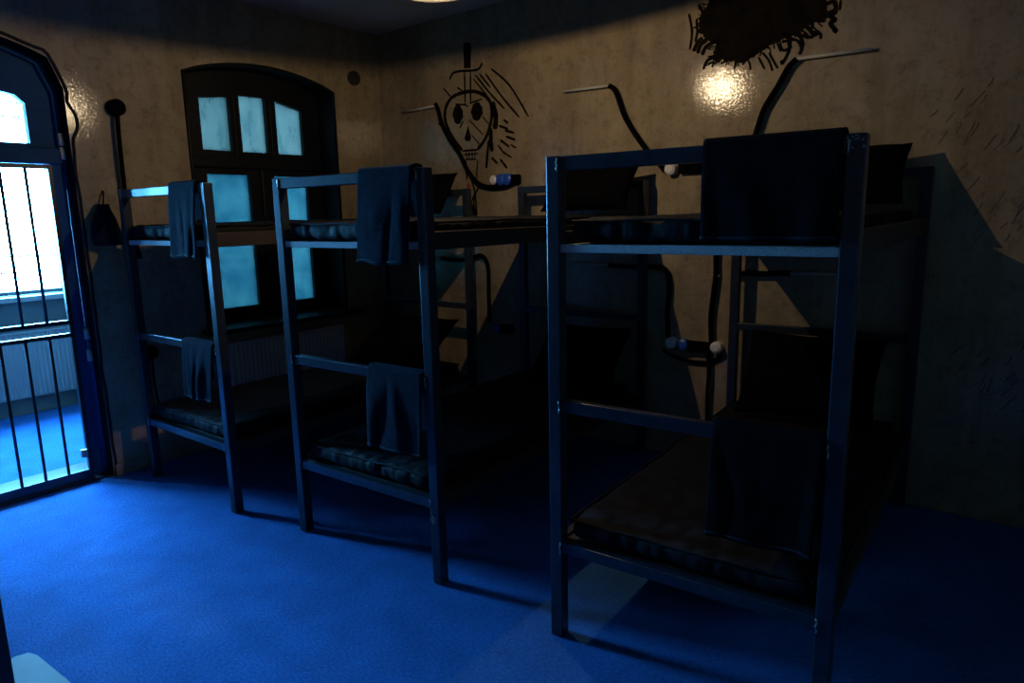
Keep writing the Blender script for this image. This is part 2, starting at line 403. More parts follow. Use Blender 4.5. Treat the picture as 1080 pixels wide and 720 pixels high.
# outer moulding of the frame (two steps along the arch)
for k, (off, xx, rr) in enumerate(((0.028, DX+0.004, 0.012),)):
    bm = bmesh.new(); path = [(xx, DY1-off, 2.06)]+[(xx, DY1-off-(DY1-DY0-2*off)*i/14, door_top(DY1-(DY1-DY0)*i/14)-off) for i in range(15)]+[(xx, DY0+off, 2.06)]
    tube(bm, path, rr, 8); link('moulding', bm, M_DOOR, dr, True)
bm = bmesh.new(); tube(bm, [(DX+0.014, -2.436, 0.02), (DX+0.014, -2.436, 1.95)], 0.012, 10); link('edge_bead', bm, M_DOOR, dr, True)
for z in (2.10, 2.02, 0.93, 0.79):
    bm = bmesh.new(); tube(bm, [(DX+0.02, -2.445, z-0.035), (DX+0.02, -2.445, z+0.035)], 0.016, 12); link('hinge', bm, M_TUBE, dr, True)
boxo('threshold', (-TH, DY0, 0.0), (-0.02, DY1, 0.012), M_GATE, dr)

gt = thing('barred_gate', 'dark steel barred gate closing the arched doorway at left', 'gate', (-0.06, -2.92, 0))
def gbox(name, lo, hi, m=M_GATE): return boxo(name, lo, hi, m, gt, 0.003)
gbox('stile', (-0.015, 0.375, 0.015), (0.015, 0.400, 1.95)); gbox('stile', (-0.015, -0.400, 0.015), (0.015, -0.375, 1.95))
gbox('bottom_rail', (-0.018, -0.375, 0.015), (0.018, 0.375, 0.075))
gbox('crossrail', (-0.015, -0.375, 0.925), (0.015, 0.375, 0.95)); gbox('crossrail', (-0.015, -0.375, 1.005), (0.015, 0.375, 1.03))
gbox('top_rail', (-0.015, -0.375, 1.925), (0.015, 0.375, 1.95))
for i in range(6):
    y = 0.375-0.125*(i+1)+0.012
    if y < -0.34: break
    bm = bmesh.new(); tube(bm, [(0, y, 0.07), (0, y, 0.93)], 0.009, 8); link('bar', bm, M_GATE, gt, True)
    bm = bmesh.new(); tube(bm, [(0, y, 1.025), (0, y, 1.93)], 0.009, 8); link('bar', bm, M_GATE, gt, True)
bm = bmesh.new(); box(bm, (0.0, 0.34, 0.16), (0.025, 0.376, 0.21), 0.004); link('latch', bm, M_BARE, gt)

# ------------------------------------------------------------------ arched window
wd = thing('window_1', 'arched black wooden window with five cyan-lit film-covered panes', 'window'); wd['kind'] = 'structure'
def wstrip(bm, P, x0, x1):
    for p, q in zip(P, P[1:]):
        bm.faces.new([bm.verts.new((x0, *p)), bm.verts.new((x1, *p)), bm.verts.new((x1, *q)), bm.verts.new((x0, *q))])
arch = [(WY0, WZ0)]+[(y, win_top(y)) for y in steps(WY0, WY1, 14)]+[(WY1, WZ0)]
bm = bmesh.new(); wstrip(bm, arch, 0.002, -TH); wstrip(bm, [arch[-1], arch[0]], 0.0, -TH)
link('reveal', bm, M_WOOD, wd)
bm = bmesh.new(); tube(bm, [(0.003, a, b) for a, b in arch], 0.012, 8); link('edge_bead', bm, M_WOOD, wd, True)
GX = -0.25; FX = GX+0.035
panes_up = [((-1.492, -1.263), (2.108, 2.462, 2.492)), ((-1.183, -0.966), (2.108, 2.510, 2.515)), ((-0.880, -0.645), (2.108, 2.503, 2.450))]
panes_lo = [((-1.482, -1.146), (0.955, 1.94, 1.94)), ((-0.938, -0.632), (0.952, 1.938, 1.938))]
bm = bmesh.new()
def frame_face(x):
    cuts = sorted(set([WY0, WY1]+[v for p in panes_up+panes_lo for v in p[0]]+steps(WY0, WY1, 14)))
    for a, b in zip(cuts, cuts[1:]):
        m = (a+b)/2; zs = [(WZ0, WZ0)]
        for (y0, y1), (zb, zl, zr) in panes_lo+panes_up:
            if y0 < m < y1:
                f = lambda y: zl+(zr-zl)*(y-y0)/(y1-y0)
                zs += [(zb, zb), (f(a), f(b))]
        zs.append((win_top(a), win_top(b)))
        for i in range(0, len(zs), 2):
            bm.faces.new([bm.verts.new((x, a, zs[i][0])), bm.verts.new((x, b, zs[i][1])), bm.verts.new((x, b, zs[i+1][1])), bm.verts.new((x, a, zs[i+1][0]))])
frame_face(FX); frame_face(GX-0.03)
for (y0, y1), (zb, zl, zr) in panes_lo+panes_up:
    wstrip(bm, [(y0, zb), (y0, zl), (y1, zr), (y1, zb), (y0, zb)], FX, GX-0.03)
link('window_frame', bm, M_WOOD, wd)
for i, ((y0, y1), (zb, zl, zr)) in enumerate(panes_up+panes_lo):
    bm = bmesh.new(); prism(bm, [(y0-.004, zb-.004), (y0-.004, zl+.004), (y1+.004, zr+.004), (y1+.004, zb-.004)], 0, GX-0.002, GX+0.001)
    # one single sheet is enough for a film: keep the room-side face only
    bmesh.ops.delete(bm, geom=[f for f in bm.faces if abs(f.normal.x) < 0.5 or f.calc_center_median().x < GX-0.001], context='FACES')
    link('pane', bm, M_PANE_UP if i < 3 else M_PANE_LO, wd)
for lo, hi, n in (((FX, WY0+0.04, 1.985), (FX+0.035, WY1-0.04, 2.06), 'transom_moulding'), ((FX, -1.06, 0.90), (FX+0.025, -1.02, 1.985), 'meeting_stile'),
                  ((FX, WY0+0.05, 0.87), (FX+0.02, WY1-0.05, 0.90), 'weather_bar')):
    boxo(n, lo, hi, M_WOOD, wd, 0.008)
for y in (-1.223, -0.923):
    boxo('glazing_bar', (FX, y-0.014, 2.07), (FX+0.012, y+0.014, 2.5), M_WOOD, wd, 0.004)
bm = bmesh.new(); box(bm, (FX+0.02, -1.055, 1.42), (FX+0.045, -1.025, 1.54), 0.006); link('window_catch', bm, M_WOOD, wd)
boxo('window_sill', (-0.21, WY0-0.05, WZ0-0.032), (0.13, WY1+0.10, WZ0+0.004), M_WOOD, wd, 0.008)
# ------------------------------------------------------------------ bunk beds
W_, L_, H_, T_ = 0.99, 2.07, 1.80, 0.05
def make_bed(label):
    b = thing('bunk_bed', label, 'bunk bed', group=None)
    for a, c in ((0, 0), (W_-T_, 0), (0, L_-T_), (W_-T_, L_-T_)):
        boxo('post', (a, c, 0), (a+T_, c+T_, H_), M_STEEL, b, 0.004)
    for c in (0.002, L_-T_+0.002):
        boxo('top_rail', (T_, c, H_-0.05), (W_-T_, c+T_-0.004, H_-0.002), M_STEEL, b, 0.004)
        boxo('ladder_rail', (T_, c+0.004, 0.90), (W_-T_, c+T_-0.01, 0.945), M_STEEL, b, 0.004)
        boxo('end_rail', (T_, c+0.004, 0.35), (W_-T_, c+T_-0.01, 0.395), M_STEEL, b, 0.004)
    for z0, z1 in ((1.47, 1.545), (0.35, 0.40)):
        for a in (0.006, W_-T_+0.01):
            boxo('side_rail', (a, T_, z0), (a+0.034, L_-T_, z1), M_RAIL, b, 0.003)
    for z, c, m in ((1.474, 0.012, M_BOARD), (0.368, 0.052, M_RAIL)):
        boxo('bed_board', (T_-0.004, c, z), (W_-T_+0.004, L_-T_-0.01, z+0.028), m, b, 0.004)
    for a, z in ((0.045, 0.372), (W_-0.045, 0.372), (0.045, 0.92), (W_-0.045, 0.92), (0.045, 1.77), (W_-0.045, 1.77)):
        bm = bmesh.new(); random.seed(int(a*100+z*10))
        P = [(a+random.uniform(-.004, .004), -0.001, z+(-0.022+0.044*i/7)) for i in range(8)]
        tube(bm, P, [random.uniform(0.0015, 0.0035) for _ in P], 6); o = link('weld_bead', bm, M_BARE, b, True); o['label'] = 'rough silvery weld bead'
    return b
def copy_tree(o, parent=None):
    c = o.copy(); C.objects.link(c)
    if parent is not None: c.parent = parent
    for ch in list(o.children): copy_tree(ch, c)
    return c
GB = 'steel bunk beds'
beds = [(0.2086, -2.2836, 0.007), (1.6624, -2.1836, 0.0389), (3.2415, -2.146, 0.0516), (2.287, -3.61, PI)]
labels = ['dark steel bunk bed farthest away, in front of the arched window',
          'dark steel bunk bed in the middle of the row, with lit blue front posts',
          'nearest and largest dark steel bunk bed, at the right of the row',
          'dark bunk bed showing only one black post edge at lower left']
B = []
base = make_bed(labels[0])
for i, (x, y, r) in enumerate(beds):
    o = base if i == 0 else copy_tree(base)
    o.location = (x, y, 0); o.rotation_euler = (0, 0, r); o['label'] = labels[i]; B.append((x, y, r))
    o['group'] = GB
for o in list(bpy.data.objects):
    pass
def place(o, k, a, b, z):
    x, y, r = B[k]; o.location = (x+a*math.cos(r)-b*math.sin(r), y+a*math.sin(r)+b*math.cos(r), z); o.rotation_euler = (0, 0, r+o.rotation_euler.z)

# worn bare metal on the corner of the nearest bed
bm = bmesh.new(); random.seed(8)
for i in range(16):
    cx, cz = W_-random.uniform(0.004, 0.075), 1.775+random.uniform(-0.02, 0.018)
    tube(bm, [(cx, -0.001, cz), (cx+random.uniform(-.012, .012), -0.002, cz+random.uniform(-.006, .006))], 0.0016, 5)
o = link('scratched_paint', bm, M_BARE, None); o['kind'] = 'stuff'; o.parent = [q for q in bpy.data.objects if q.name == 'bunk_bed.002'][0]; o['label'] = 'silvery scratches on the top corner'
bm = bmesh.new()
for i in range(10):
    cz = 0.335+random.uniform(-0.03, 0.03)
    tube(bm, [(W_-0.045+random.uniform(-.01, .02), -0.001, cz), (W_-0.03+random.uniform(-.01, .02), -0.002, cz-0.02)], 0.0018, 5)
o = link('scratched_paint', bm, M_BARE, None); o['kind'] = 'stuff'; o.parent = [q for q in bpy.data.objects if q.name == 'bunk_bed.001'][0]; o['label'] = 'bright chipped spot low on the right post'

# ---- soft goods
def soft_box(w, l, h, nx, ny, nz, rnd, wr, seed, puck=0.0, belly=0.0):
    bm = bmesh.new(); bmesh.ops.create_cube(bm, size=2.0)
    bmesh.ops.delete(bm, geom=bm.faces[:], context='FACES_ONLY'); bm.free()
    bm = bmesh.new(); vs = {}
    def key(i, j, k):
        if (i, j, k) not in vs:
            u, v, t = 2*i/nx-1, 2*j/ny-1, 2*k/nz-1
            p = Vector((u*w/2, v*l/2, t*h/2))
            q = Vector((max(-w/2+rnd, min(w/2-rnd, p.x)), max(-l/2+rnd, min(l/2-rnd, p.y)), max(-h/2+min(rnd, h/2*.95), min(h/2-min(rnd, h/2*.95), p.z))))
            dlt = p-q
            if dlt.length > 1e-6:
                m = max(abs(dlt.x), abs(dlt.y), abs(dlt.z)); p = q+dlt.normalized()*m
                nrm = dlt.normalized()
            else: nrm = Vector((0, 0, 1 if t > 0 else -1))
            s = Vector((p.x*7+seed, p.y*7, p.z*7))
            n = noise.noise(s)*0.6+noise.noise(s*2.3)*0.35
            fold = 1-abs(noise.noise(Vector((p.x*11+seed, p.y*11, p.z*4+5))))*3
            p = p+nrm*(wr*n+wr*0.7*max(0, fold)*(-1))
            if puck and abs(t) < 0.99:
                ph = (p.x*62 if abs(v) > .98 else p.y*62)
                p += nrm*puck*((math.sin(ph+5*noise.noise(Vector((ph*.21, seed, 0))))*(0.4+1.2*abs(noise.noise(Vector((ph*.11, seed, 4))))))*(1-t*t))
            if belly and t > 0: p.z += belly*math.cos(u*PI/2)*math.cos(v*PI/2)
            p.z = max(p.z, -h/2)
            vs[(i, j, k)] = bm.verts.new(p)
        return vs[(i, j, k)]
    for i in range(nx):
        for j in range(ny):
            bm.faces.new((key(i, j, nz), key(i+1, j, nz), key(i+1, j+1, nz), key(i, j+1, nz))); bm.faces.new((key(i, j, 0), key(i, j+1, 0), key(i+1, j+1, 0), key(i+1, j, 0)))
    for i in range(nx):
        for k in range(nz):
            bm.faces.new((key(i, 0, k), key(i+1, 0, k), key(i+1, 0, k+1), key(i, 0, k+1))); bm.faces.new((key(i, ny, k), key(i, ny, k+1), key(i+1, ny, k+1), key(i+1, ny, k)))
    for j in range(ny):
        for k in range(nz):
            bm.faces.new((key(0, j, k), key(0, j, k+1), key(0, j+1, k+1), key(0, j+1, k))); bm.faces.new((key(nx, j, k), key(nx, j+1, k), key(nx, j+1, k+1), key(nx, j, k+1)))
    return bm
GM = 'black quilted mattresses on the bunks'
def mattress(k, z, upper, label, seed):
    h = 0.085; ml = 1.93
    t = thing('mattress', label, 'mattress', group=GM)
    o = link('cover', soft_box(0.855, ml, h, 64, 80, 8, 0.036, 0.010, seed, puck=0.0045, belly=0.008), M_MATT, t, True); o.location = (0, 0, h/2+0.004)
    bm = bmesh.new(); w2, l2 = 0.865/2-0.008, ml/2-0.008; P = []
    for (x0, y0), (x1, y1) in (((-w2, -l2), (w2, -l2)), ((w2, -l2), (w2, l2)), ((w2, l2), (-w2, l2)), ((-w2, l2), (-w2, -l2))):
        for i in range(20):
            f = i/20; x = x0+(x1-x0)*f; y = y0+(y1-y0)*f
            P.append((x, y, h-0.006+0.006*noise.noise(Vector((x*6+seed, y*6, 0)))))
    P.append(P[0]); tube(bm, P, 0.0055, 6); link('piping', bm, M_MATT, t, True)
    place(t, k, W_/2, 0.055+ml/2+(-0.03), z)
    if False: pass
    return t
GP = 'black pillows on the bunks'
def pillow(k, z, a, label, seed, lean=58, w=0.64, h=0.44, b=1.87, th=0.15):
    t = thing('pillow', label, 'pillow', group=GP)
    bm = bmesh.new(); n, m = 28, 22; top = []; bot = []
    for sgn, st in ((1, top), (-1, bot)):
        for i in range(n+1):
            row = []
            for j in range(m+1):
                u, v = 2*i/n-1, 2*j/m-1
                e = max(0.0, (1-abs(u)**3.2)*(1-abs(v)**3.2))**0.5
                px = u*w/2*(1-0.07*(1-abs(v)**2)*abs(u)**2); py = v*h/2*(1-0.09*(1-abs(u)**2)*abs(v)**2)
                pz = sgn*th/2*e+0.008*noise.noise(Vector((px*9+seed, py*9, sgn)))*e
                row.append(bm.verts.new((px, py, pz)))
            st.append(row)
    for st, fl in ((top, False), (bot, True)):
        for i in range(n):
            for j in range(m):
                f = [st[i][j], st[i+1][j], st[i+1][j+1], st[i][j+1]]; bm.faces.new(f if not fl else f[::-1])
    bmesh.ops.remove_doubles(bm, verts=bm.verts, dist=1e-5)
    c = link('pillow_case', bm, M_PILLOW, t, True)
    bm = bmesh.new(); P = []
    for (u0, v0), (u1, v1) in (((-1, -1), (1, -1)), ((1, -1), (1, 1)), ((1, 1), (-1, 1)), ((-1, 1), (-1, -1))):
        for i in range(12):
            u = u0+(u1-u0)*i/12; v = v0+(v1-v0)*i/12
            P.append((u*w/2*(1-0.07*(1-abs(v)**2)*abs(u)**2), v*h/2*(1-0.09*(1-abs(u)**2)*abs(v)**2), 0))
    P.append(P[0]); tube(bm, P, 0.004, 6); s = link('seam', bm, M_PILLOW, t, True)
    la = math.radians(lean); t.rotation_euler = (0, 0, 0)
    for ch in (c, s):
        ch.rotation_euler = (la, 0, 0); ch.location = (0, 0, h/2*math.sin(la)+0.03)
    place(t, k, a, b-0.12, z)
    return t
bn = ['farthest bunk bed by the window', 'middle bunk bed', 'nearest bunk bed at right']
for k in range(3):
    mattress(k, 1.502, True, 'black quilted mattress on the upper bunk of the %s' % bn[k], 10+k*7)
    mattress(k, 0.402, False, 'black quilted mattress on the lower bunk of the %s' % bn[k], 50+k*7)
ZU, ZL = 1.592, 0.492
pillow(0, ZU, 0.62, 'black pillow leaning at the head of the upper bunk in front of the drawn skull', 1, 56, 0.62, 0.35, b=2.01)
pillow(0, ZL, 0.60, 'black pillow on the lower bunk of the farthest bed, in the corner', 2, 38, 0.78, 0.52, b=1.80)
pillow(1, ZU, 0.66, 'black pillow upright on the upper bunk of the middle bed, beside its back post', 3, 56, 0.62, 0.35, b=2.01)
pillow(1, ZL, 0.66, 'black pillow on the lower bunk of the middle bed, below the wall cables', 4, 50, 0.62, 0.46)
pillow(2, ZU, 0.58, 'black pillow on the upper bunk of the nearest bed, behind its right post', 5, 56, 0.62, 0.35, b=2.01)
pillow(2, ZL, 0.52, 'black pillow on the lower bunk of the nearest bed', 6, 56, 0.68, 0.50)

GT = 'black towels hung over the front rails of the bunks'
def towel(k, a0, a1, zbar, hw, front, back, label, seed, folds=0.012, drift=0.0, narrow=0.0, cb=0.027, zoff=0.0):
    """a0..a1 across, zbar top of the rail, hw half depth of the rail"""
    t = thing('towel', label, 'towel', group=GT)
    bm = bmesh.new(); w = a1-a0; nx = 36; rows = []
    R = hw+0.010; prof = []
    nF = 26
    for i in range(nF+1): prof.append((-R, -front+front*i/nF, front*(1-i/nF)))
    for i in range(1, 8):
        th = PI*i/8; prof.append((-R*math.cos(th), 0.016*math.sin(th), 0))
    for i in range(18): prof.append((R, -back*i/17, -back*i/17))
    G = []
    for (b, z, s) in prof:
        row = []
        for j in range(nx+1):
            u = j/nx; d = max(0, abs(s)); fr = min(1, d/0.25); sg = 1 if s >= 0 else -1
            ph = u*folds_n(seed)+seed+noise.noise(Vector((u*2, d*2, seed)))*1.5
            f = (math.sin(ph)*0.7+0.5*math.sin(ph*1.9+1))*folds*fr
            fz = noise.noise(Vector((u*4+seed, d*5, 2)))*0.006*fr
            x = a0+w*u*(1-narrow*fr)+drift*d+0.004*noise.noise(Vector((d*6, seed, 1)))
            row.append(bm.verts.new((x-a0-w/2, b-sg*(abs(f)+fz+abs(fz)+0.002*fr) , z+(0.010*noise.noise(Vector((u*3, seed, 9))) if d > 0.3 else 0))))
        G.append(row)
    for A, Bq in zip(G, G[1:]):
        for j in range(nx): bm.faces.new((A[j], A[j+1], Bq[j+1], Bq[j]))
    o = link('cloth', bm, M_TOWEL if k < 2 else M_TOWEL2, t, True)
    md = o.modifiers.new('thickness', 'SOLIDIFY'); md.thickness = 0.006; md.offset = 0
    # woven hem along the front bottom edge
    bm = bmesh.new(); hr = [G_ for G_ in [None]]
    me = o.data; P = [me.vertices[j].co.copy()+Vector((0, -0.002, 0.012)) for j in range(nx+1)]
    tube(bm, P, 0.005, 6); link('hem', bm, M_HEM, t, True)
    place(t, k, (a0+a1)/2, cb, zbar+zoff)
    return t
def folds_n(seed): return 5.0+(seed*1.37) % 4
towel(0, 0.65, 0.925, 1.80, 0.026, 0.385, 0.19, 'navy-black towel over the top rail of the farthest bunk bed', 1, 0.012, drift=-0.08, cb=0.026)
towel(0, 0.60, 0.925, 0.945, 0.022, 0.325, 0.22, 'navy-black towel over the middle rail of the farthest bunk bed, beside the radiator', 2, 0.018, drift=-0.04, narrow=0.12)
towel(1, 0.62, 0.928, 1.80, 0.026, 0.39, 0.19, 'dark navy towel over the top rail of the middle bunk bed', 3, 0.010, drift=-0.09)
towel(1, 0.60, 0.928, 0.945, 0.022, 0.365, 0.27, 'dark towel over the middle rail of the middle bunk bed', 4, 0.018, drift=-0.04)
towel(2, 0.556, 0.935, 1.80, 0.026, 0.285, 0.20, 'wide black towel over the top rail of the nearest bunk bed', 5, 0.006)
towel(2, 0.612, 0.935, 0.945, 0.022, 0.36, 0.32, 'black towel over the middle rail of the nearest bunk bed', 6, 0.014, drift=-0.03)

# ------------------------------------------------------------------ wall drawings, wiring
SKULL = [(9, [(0.92, 2.103), (0.824, 2.208), (0.758, 2.322), (0.753, 2.412), (0.8, 2.487), (0.89, 2.524), (1.036, 2.529), (1.153, 2.49), (1.22, 2.423), (1.228, 2.329), (1.202, 2.246), (1.153, 2.164), (1.079, 2.1)]), (6, [(0.816, 2.643), (0.848, 2.682), (0.922, 2.689), (1.042, 2.677), (1.113, 2.68), (1.15, 2.717)]), (5, [(0.971, 2.683), (0.967, 2.442)]), (5, [(1.03, 2.675), (1.023, 2.436)]), (4, [(0.861, 2.454), (0.96, 2.439), (0.995, 2.422)]), (4, [(1.009, 2.446), (1.14, 2.461)]), (5, [(0.92, 2.099), (1.091, 2.099)]), (4, [(0.931, 2.07), (1.085, 2.068)]), (4, [(0.954, 2.034), (1.064, 2.027)]), (3, [(0.957, 2.098), (0.966, 2.033)]), (3, [(0.989, 2.098), (0.993, 2.032)]), (3, [(1.023, 2.097), (1.023, 2.03)]), (3, [(1.057, 2.098), (1.047, 2.028)]), (5, [(1.233, 2.664), (1.403, 2.526), (1.57, 2.292)]), (5, [(1.177, 2.638), (1.334, 2.452), (1.489, 2.295)]), (5, [(1.117, 2.646), (1.224, 2.532)]), (5, [(1.077, 2.643), (1.211, 2.5), (1.354, 2.367)]), (4, [(1.059, 2.615), (1.199, 2.468)]), (4, [(0.742, 2.587), (0.827, 2.51)]), (4, [(0.887, 2.576), (0.94, 2.546)]), (4, [(0.676, 2.33), (0.706, 2.305)]), (3, [(1.135, 2.338), (1.203, 2.272)]), (3, [(1.003, 2.325), (1.142, 2.2)]), (3, [(1.023, 2.21), (1.104, 2.133)]), (4, [(0.942, 2.322), (0.903, 2.273)]), (10, [(1.234, 2.43), (1.267, 2.325), (1.255, 2.233)]), (8, [(1.214, 2.245), (1.215, 2.142), (1.222, 2.073)]), (5, [(1.192, 2.161), (1.174, 2.041), (1.161, 1.955)]), (6, [(1.251, 2.378), (1.275, 2.274)]), (4, [(1.341, 2.293), (1.385, 2.264)]), (4, [(1.295, 2.255), (1.384, 2.222)]), (4, [(1.35, 2.216), (1.438, 2.192)]), (4, [(1.36, 2.173), (1.448, 2.141)]), (4, [(1.303, 2.153), (1.391, 2.095)]), (3, [(1.403, 2.111), (1.453, 2.082)]), (3, [(1.323, 2.066), (1.411, 2.017)]), (4, [(1.218, 2.03), (1.275, 1.983)]), (4, [(1.299, 2.016), (1.365, 1.943)]), (3, [(1.279, 2.12), (1.345, 2.047)]), (5, [(0.954, 2.038), (0.959, 1.876)]), (4, [(1.076, 2.021), (1.057, 1.871)]), (5, [(1.009, 1.873), (1.041, 1.764), (1.052, 1.601)]), (5, [(1.092, 1.834), (1.027, 1.728), (1.046, 1.582)]), (4, [(1.042, 1.782), (1.001, 1.693), (1.034, 1.601)])]
RED = [(6, [(0.973, 1.853), (0.977, 1.715), (0.99, 1.554)])]
HANDLE = [(0.967, 2.862), (0.979, 2.882), (1.006, 2.886), (1.034, 2.873), (1.045, 2.85), (1.034, 2.695), (0.967, 2.704)]
NOSE = [(0.989, 2.283), (1.017, 2.193), (1.006, 2.169), (0.967, 2.169), (0.949, 2.191)]
BLOB = [(2.93, 2.878), (2.894, 2.793), (2.847, 2.733), (2.84, 2.652), (2.887, 2.603), (2.947, 2.558), (2.924, 2.48), (2.969, 2.465), (3.033, 2.464), (3.096, 2.437), (3.157, 2.446), (3.227, 2.486), (3.272, 2.507), (3.318, 2.528), (3.385, 2.528), (3.45, 2.571), (3.492, 2.585), (3.545, 2.592), (3.558, 2.647), (3.546, 2.753)]
FRINGE = [(5, [(2.777, 2.763), (2.8, 2.658), (2.789, 2.559)]), (5, [(2.825, 2.725), (2.833, 2.653), (2.822, 2.596)]), (8, [(2.867, 2.612), (2.835, 2.588), (2.813, 2.544)]), (8, [(2.9, 2.601), (2.856, 2.573), (2.84, 2.528)]), (8, [(2.94, 2.577), (2.889, 2.556), (2.867, 2.515)]), (6, [(2.936, 2.495), (2.898, 2.477), (2.877, 2.433)]), (6, [(2.835, 2.804), (2.863, 2.753), (2.847, 2.709)]), (4, [(3.204, 2.456), (3.243, 2.383)]), (4, [(3.227, 2.475), (3.265, 2.425), (3.287, 2.368)]), (4, [(3.263, 2.47), (3.29, 2.421), (3.316, 2.378)]), (6, [(3.375, 2.519), (3.372, 2.464), (3.341, 2.403), (3.334, 2.42)]), (5, [(3.319, 2.506), (3.343, 2.469), (3.388, 2.484)]), (6, [(3.417, 2.555), (3.443, 2.486), (3.429, 2.434)]), (5, [(3.451, 2.549), (3.464, 2.515), (3.528, 2.526), (3.535, 2.498)]), (5, [(3.492, 2.585), (3.484, 2.544), (3.527, 2.537)]), (7, [(3.551, 2.669), (3.593, 2.672), (3.601, 2.618), (3.565, 2.614), (3.604, 2.581), (3.578, 2.57), (3.614, 2.522), (3.596, 2.536)]), (4, [(3.624, 2.676), (3.622, 2.625)]), (6, [(3.545, 2.597), (3.575, 2.623), (3.611, 2.637)]), (6, [(3.379, 2.659), (3.447, 2.614), (3.556, 2.584)]), (5, [(3.292, 2.576), (3.384, 2.55), (3.496, 2.51)]), (5, [(3.33, 2.515), (3.409, 2.513), (3.445, 2.453)])]
HOSEA = [(2.25, 2.415), (2.3, 2.368), (2.371, 2.201), (2.496, 2.026), (2.598, 1.919), (2.652, 1.857)]
HOSEB = [(3.424, 2.409), (3.381, 2.37), (3.329, 2.277), (3.26, 2.167), (3.227, 2.066), (3.174, 1.884), (3.071, 1.613), (3.009, 1.374), (3.008, 1.212), (2.986, 0.974), (2.99, 0.841)]
HOSEC = [(0.679, 2.474), (0.707, 2.426), (0.74, 2.324), (0.811, 2.201), (0.918, 2.076), (0.999, 1.946), (1.093, 1.852), (1.199, 1.815), (1.361, 1.814), (1.452, 1.845)]
HOSED = [(2.257, 1.255), (2.403, 1.246), (2.577, 1.251), (2.672, 1.236), (2.7, 1.139), (2.691, 0.952), (2.702, 0.796)]
HOSEE = [(3.449, 1.239), (3.314, 1.234), (3.173, 1.229), (3.115, 1.216)]
HOSEF = [(0.676, 1.264), (0.834, 1.253), (0.978, 1.263), (1.108, 1.296), (1.174, 1.216), (1.176, 0.994), (1.178, 0.767)]
def ribbon(bm, pts, wd_, y, seed=0, jit=0.25):
    P = smoothpts([(x, 0, z) for x, z in pts], 5) if len(pts) > 2 else [Vector((pts[0][0]+(pts[1][0]-pts[0][0])*i/5, 0, pts[0][1]+(pts[1][1]-pts[0][1])*i/5)) for i in range(6)]
    n = len(P); A = []; Bq = []
    for i, p in enumerate(P):
        tq = (P[min(i+1, n-1)]-P[max(i-1, 0)]).normalized(); nr = Vector((-tq.z, 0, tq.x))
        ww = wd_/2*(1+jit*noise.noise(Vector((i*.7, seed, 3))))*(0.55 if i in (0, n-1) else 1)
        for s, L in ((1, A), (-1, Bq)):
            q = p+nr*ww*s; L.append((bm.verts.new((q.x, y, q.z)), bm.verts.new((q.x, -0.0005, q.z))))
    for i in range(n-1):
        bm.faces.new((A[i][0], A[i+1][0], Bq[i+1][0], Bq[i][0])); bm.faces.new((A[i][1], A[i+1][1], A[i+1][0], A[i][0])); bm.faces.new((Bq[i][0], Bq[i+1][0], Bq[i+1][1], Bq[i][1]))
PXM = 0.0031   # stroke width unit
sk = thing('skull_drawing', 'black painted skull pierced by a dagger on the back wall', 'wall drawing', (0, 0, 0))
n_out = 1; ys_ = [-0.002]
def strokes(name, lst, m=M_PAINT, parent=sk, f=PXM):
    for i, (wv, pts) in enumerate(lst):
        bm = bmesh.new(); ribbon(bm, pts, wv*f, -0.0018-0.00008*i, i); o = link(name, bm, m, parent)
    return o
strokes('skull_outline', SKULL[:1]); strokes('dagger_guard', SKULL[1:2]); strokes('dagger_blade', SKULL[2:4]); strokes('brow', SKULL[4:6]); strokes('tooth_line', SKULL[6:13])
strokes('hatch_line', SKULL[13:25]); strokes('hair_stroke', [(wv*1.5, p) for wv, p in SKULL[25:39]]); strokes('neck_stroke', SKULL[39:])
o = strokes('neck_stripe', RED, M_RED, f=0.0055); o['label'] = 'red painted stripe'
bm = bmesh.new(); prism(bm, HANDLE, 1, -0.003, -0.0005); link('dagger_handle', bm, M_PAINT, sk)
bm = bmesh.new(); prism(bm, NOSE, 1, -0.003, -0.0005); link('nose_hole', bm, M_PAINT, sk)
for (cx, cz), (rx, rz) in zip([e[0] for e in ((((0.888, 2.375)), 0), (((1.083, 2.378)), 0))], ((0.052, 0.072), (0.056, 0.068))):
    bm = bmesh.new(); prism(bm, [(cx+rx*math.cos(2*PI*i/18)*(1+.12*math.sin(i*2.3)), cz+rz*math.sin(2*PI*i/18)) for i in range(18)], 1, -0.003, -0.0005); link('eye_socket', bm, M_PAINT, sk)
bd = thing('black_paint_smear', 'large black scribbled paint patch high on the back wall above the light spot', 'wall drawing', (0, 0, 0))
random.seed(11); bp = []
for i in range(len(BLOB)):
    a, b = Vector(BLOB[i]), Vector(BLOB[(i+1) % len(BLOB)])
    for j in range(6):
        p = a.lerp(b, j/6); p += Vector((noise.noise(Vector((p.x*40, p.y*40, 0))), noise.noise(Vector((p.x*40, p.y*40, 7)))))*0.018; bp.append((p.x, p.y))
bm = bmesh.new(); prism(bm, bp, 1, -0.0022, -0.0005); link('solid_patch', bm, M_PAINT, bd)
strokes('fringe_stroke', FRINGE, M_PAINT, bd)
bm = bmesh.new(); cx, cz = 3.2, 2.66
for i in range(95):
    j = random.randrange(len(bp)); p = Vector(bp[j]); c = Vector((cx, cz)); dvec = (p-c).normalized()
    if p.y > 2.84: continue
    st = p-dvec*0.03; ang = random.uniform(-0.9, 0.9); dv = Vector((dvec.x*math.cos(ang)-dvec.y*math.sin(ang), dvec.x*math.sin(ang)+dvec.y*math.cos(ang)))
    ln = random.uniform(0.02, 0.085); en = st+dv*ln; md_ = (st+en)/2+Vector((random.uniform(-.012, .012), random.uniform(-.012, .012)))
    ribbon(bm, [tuple(st), tuple(md_), tuple(en)], random.uniform(0.004, 0.011), -0.0024-0.00001*i, i, 0.5)
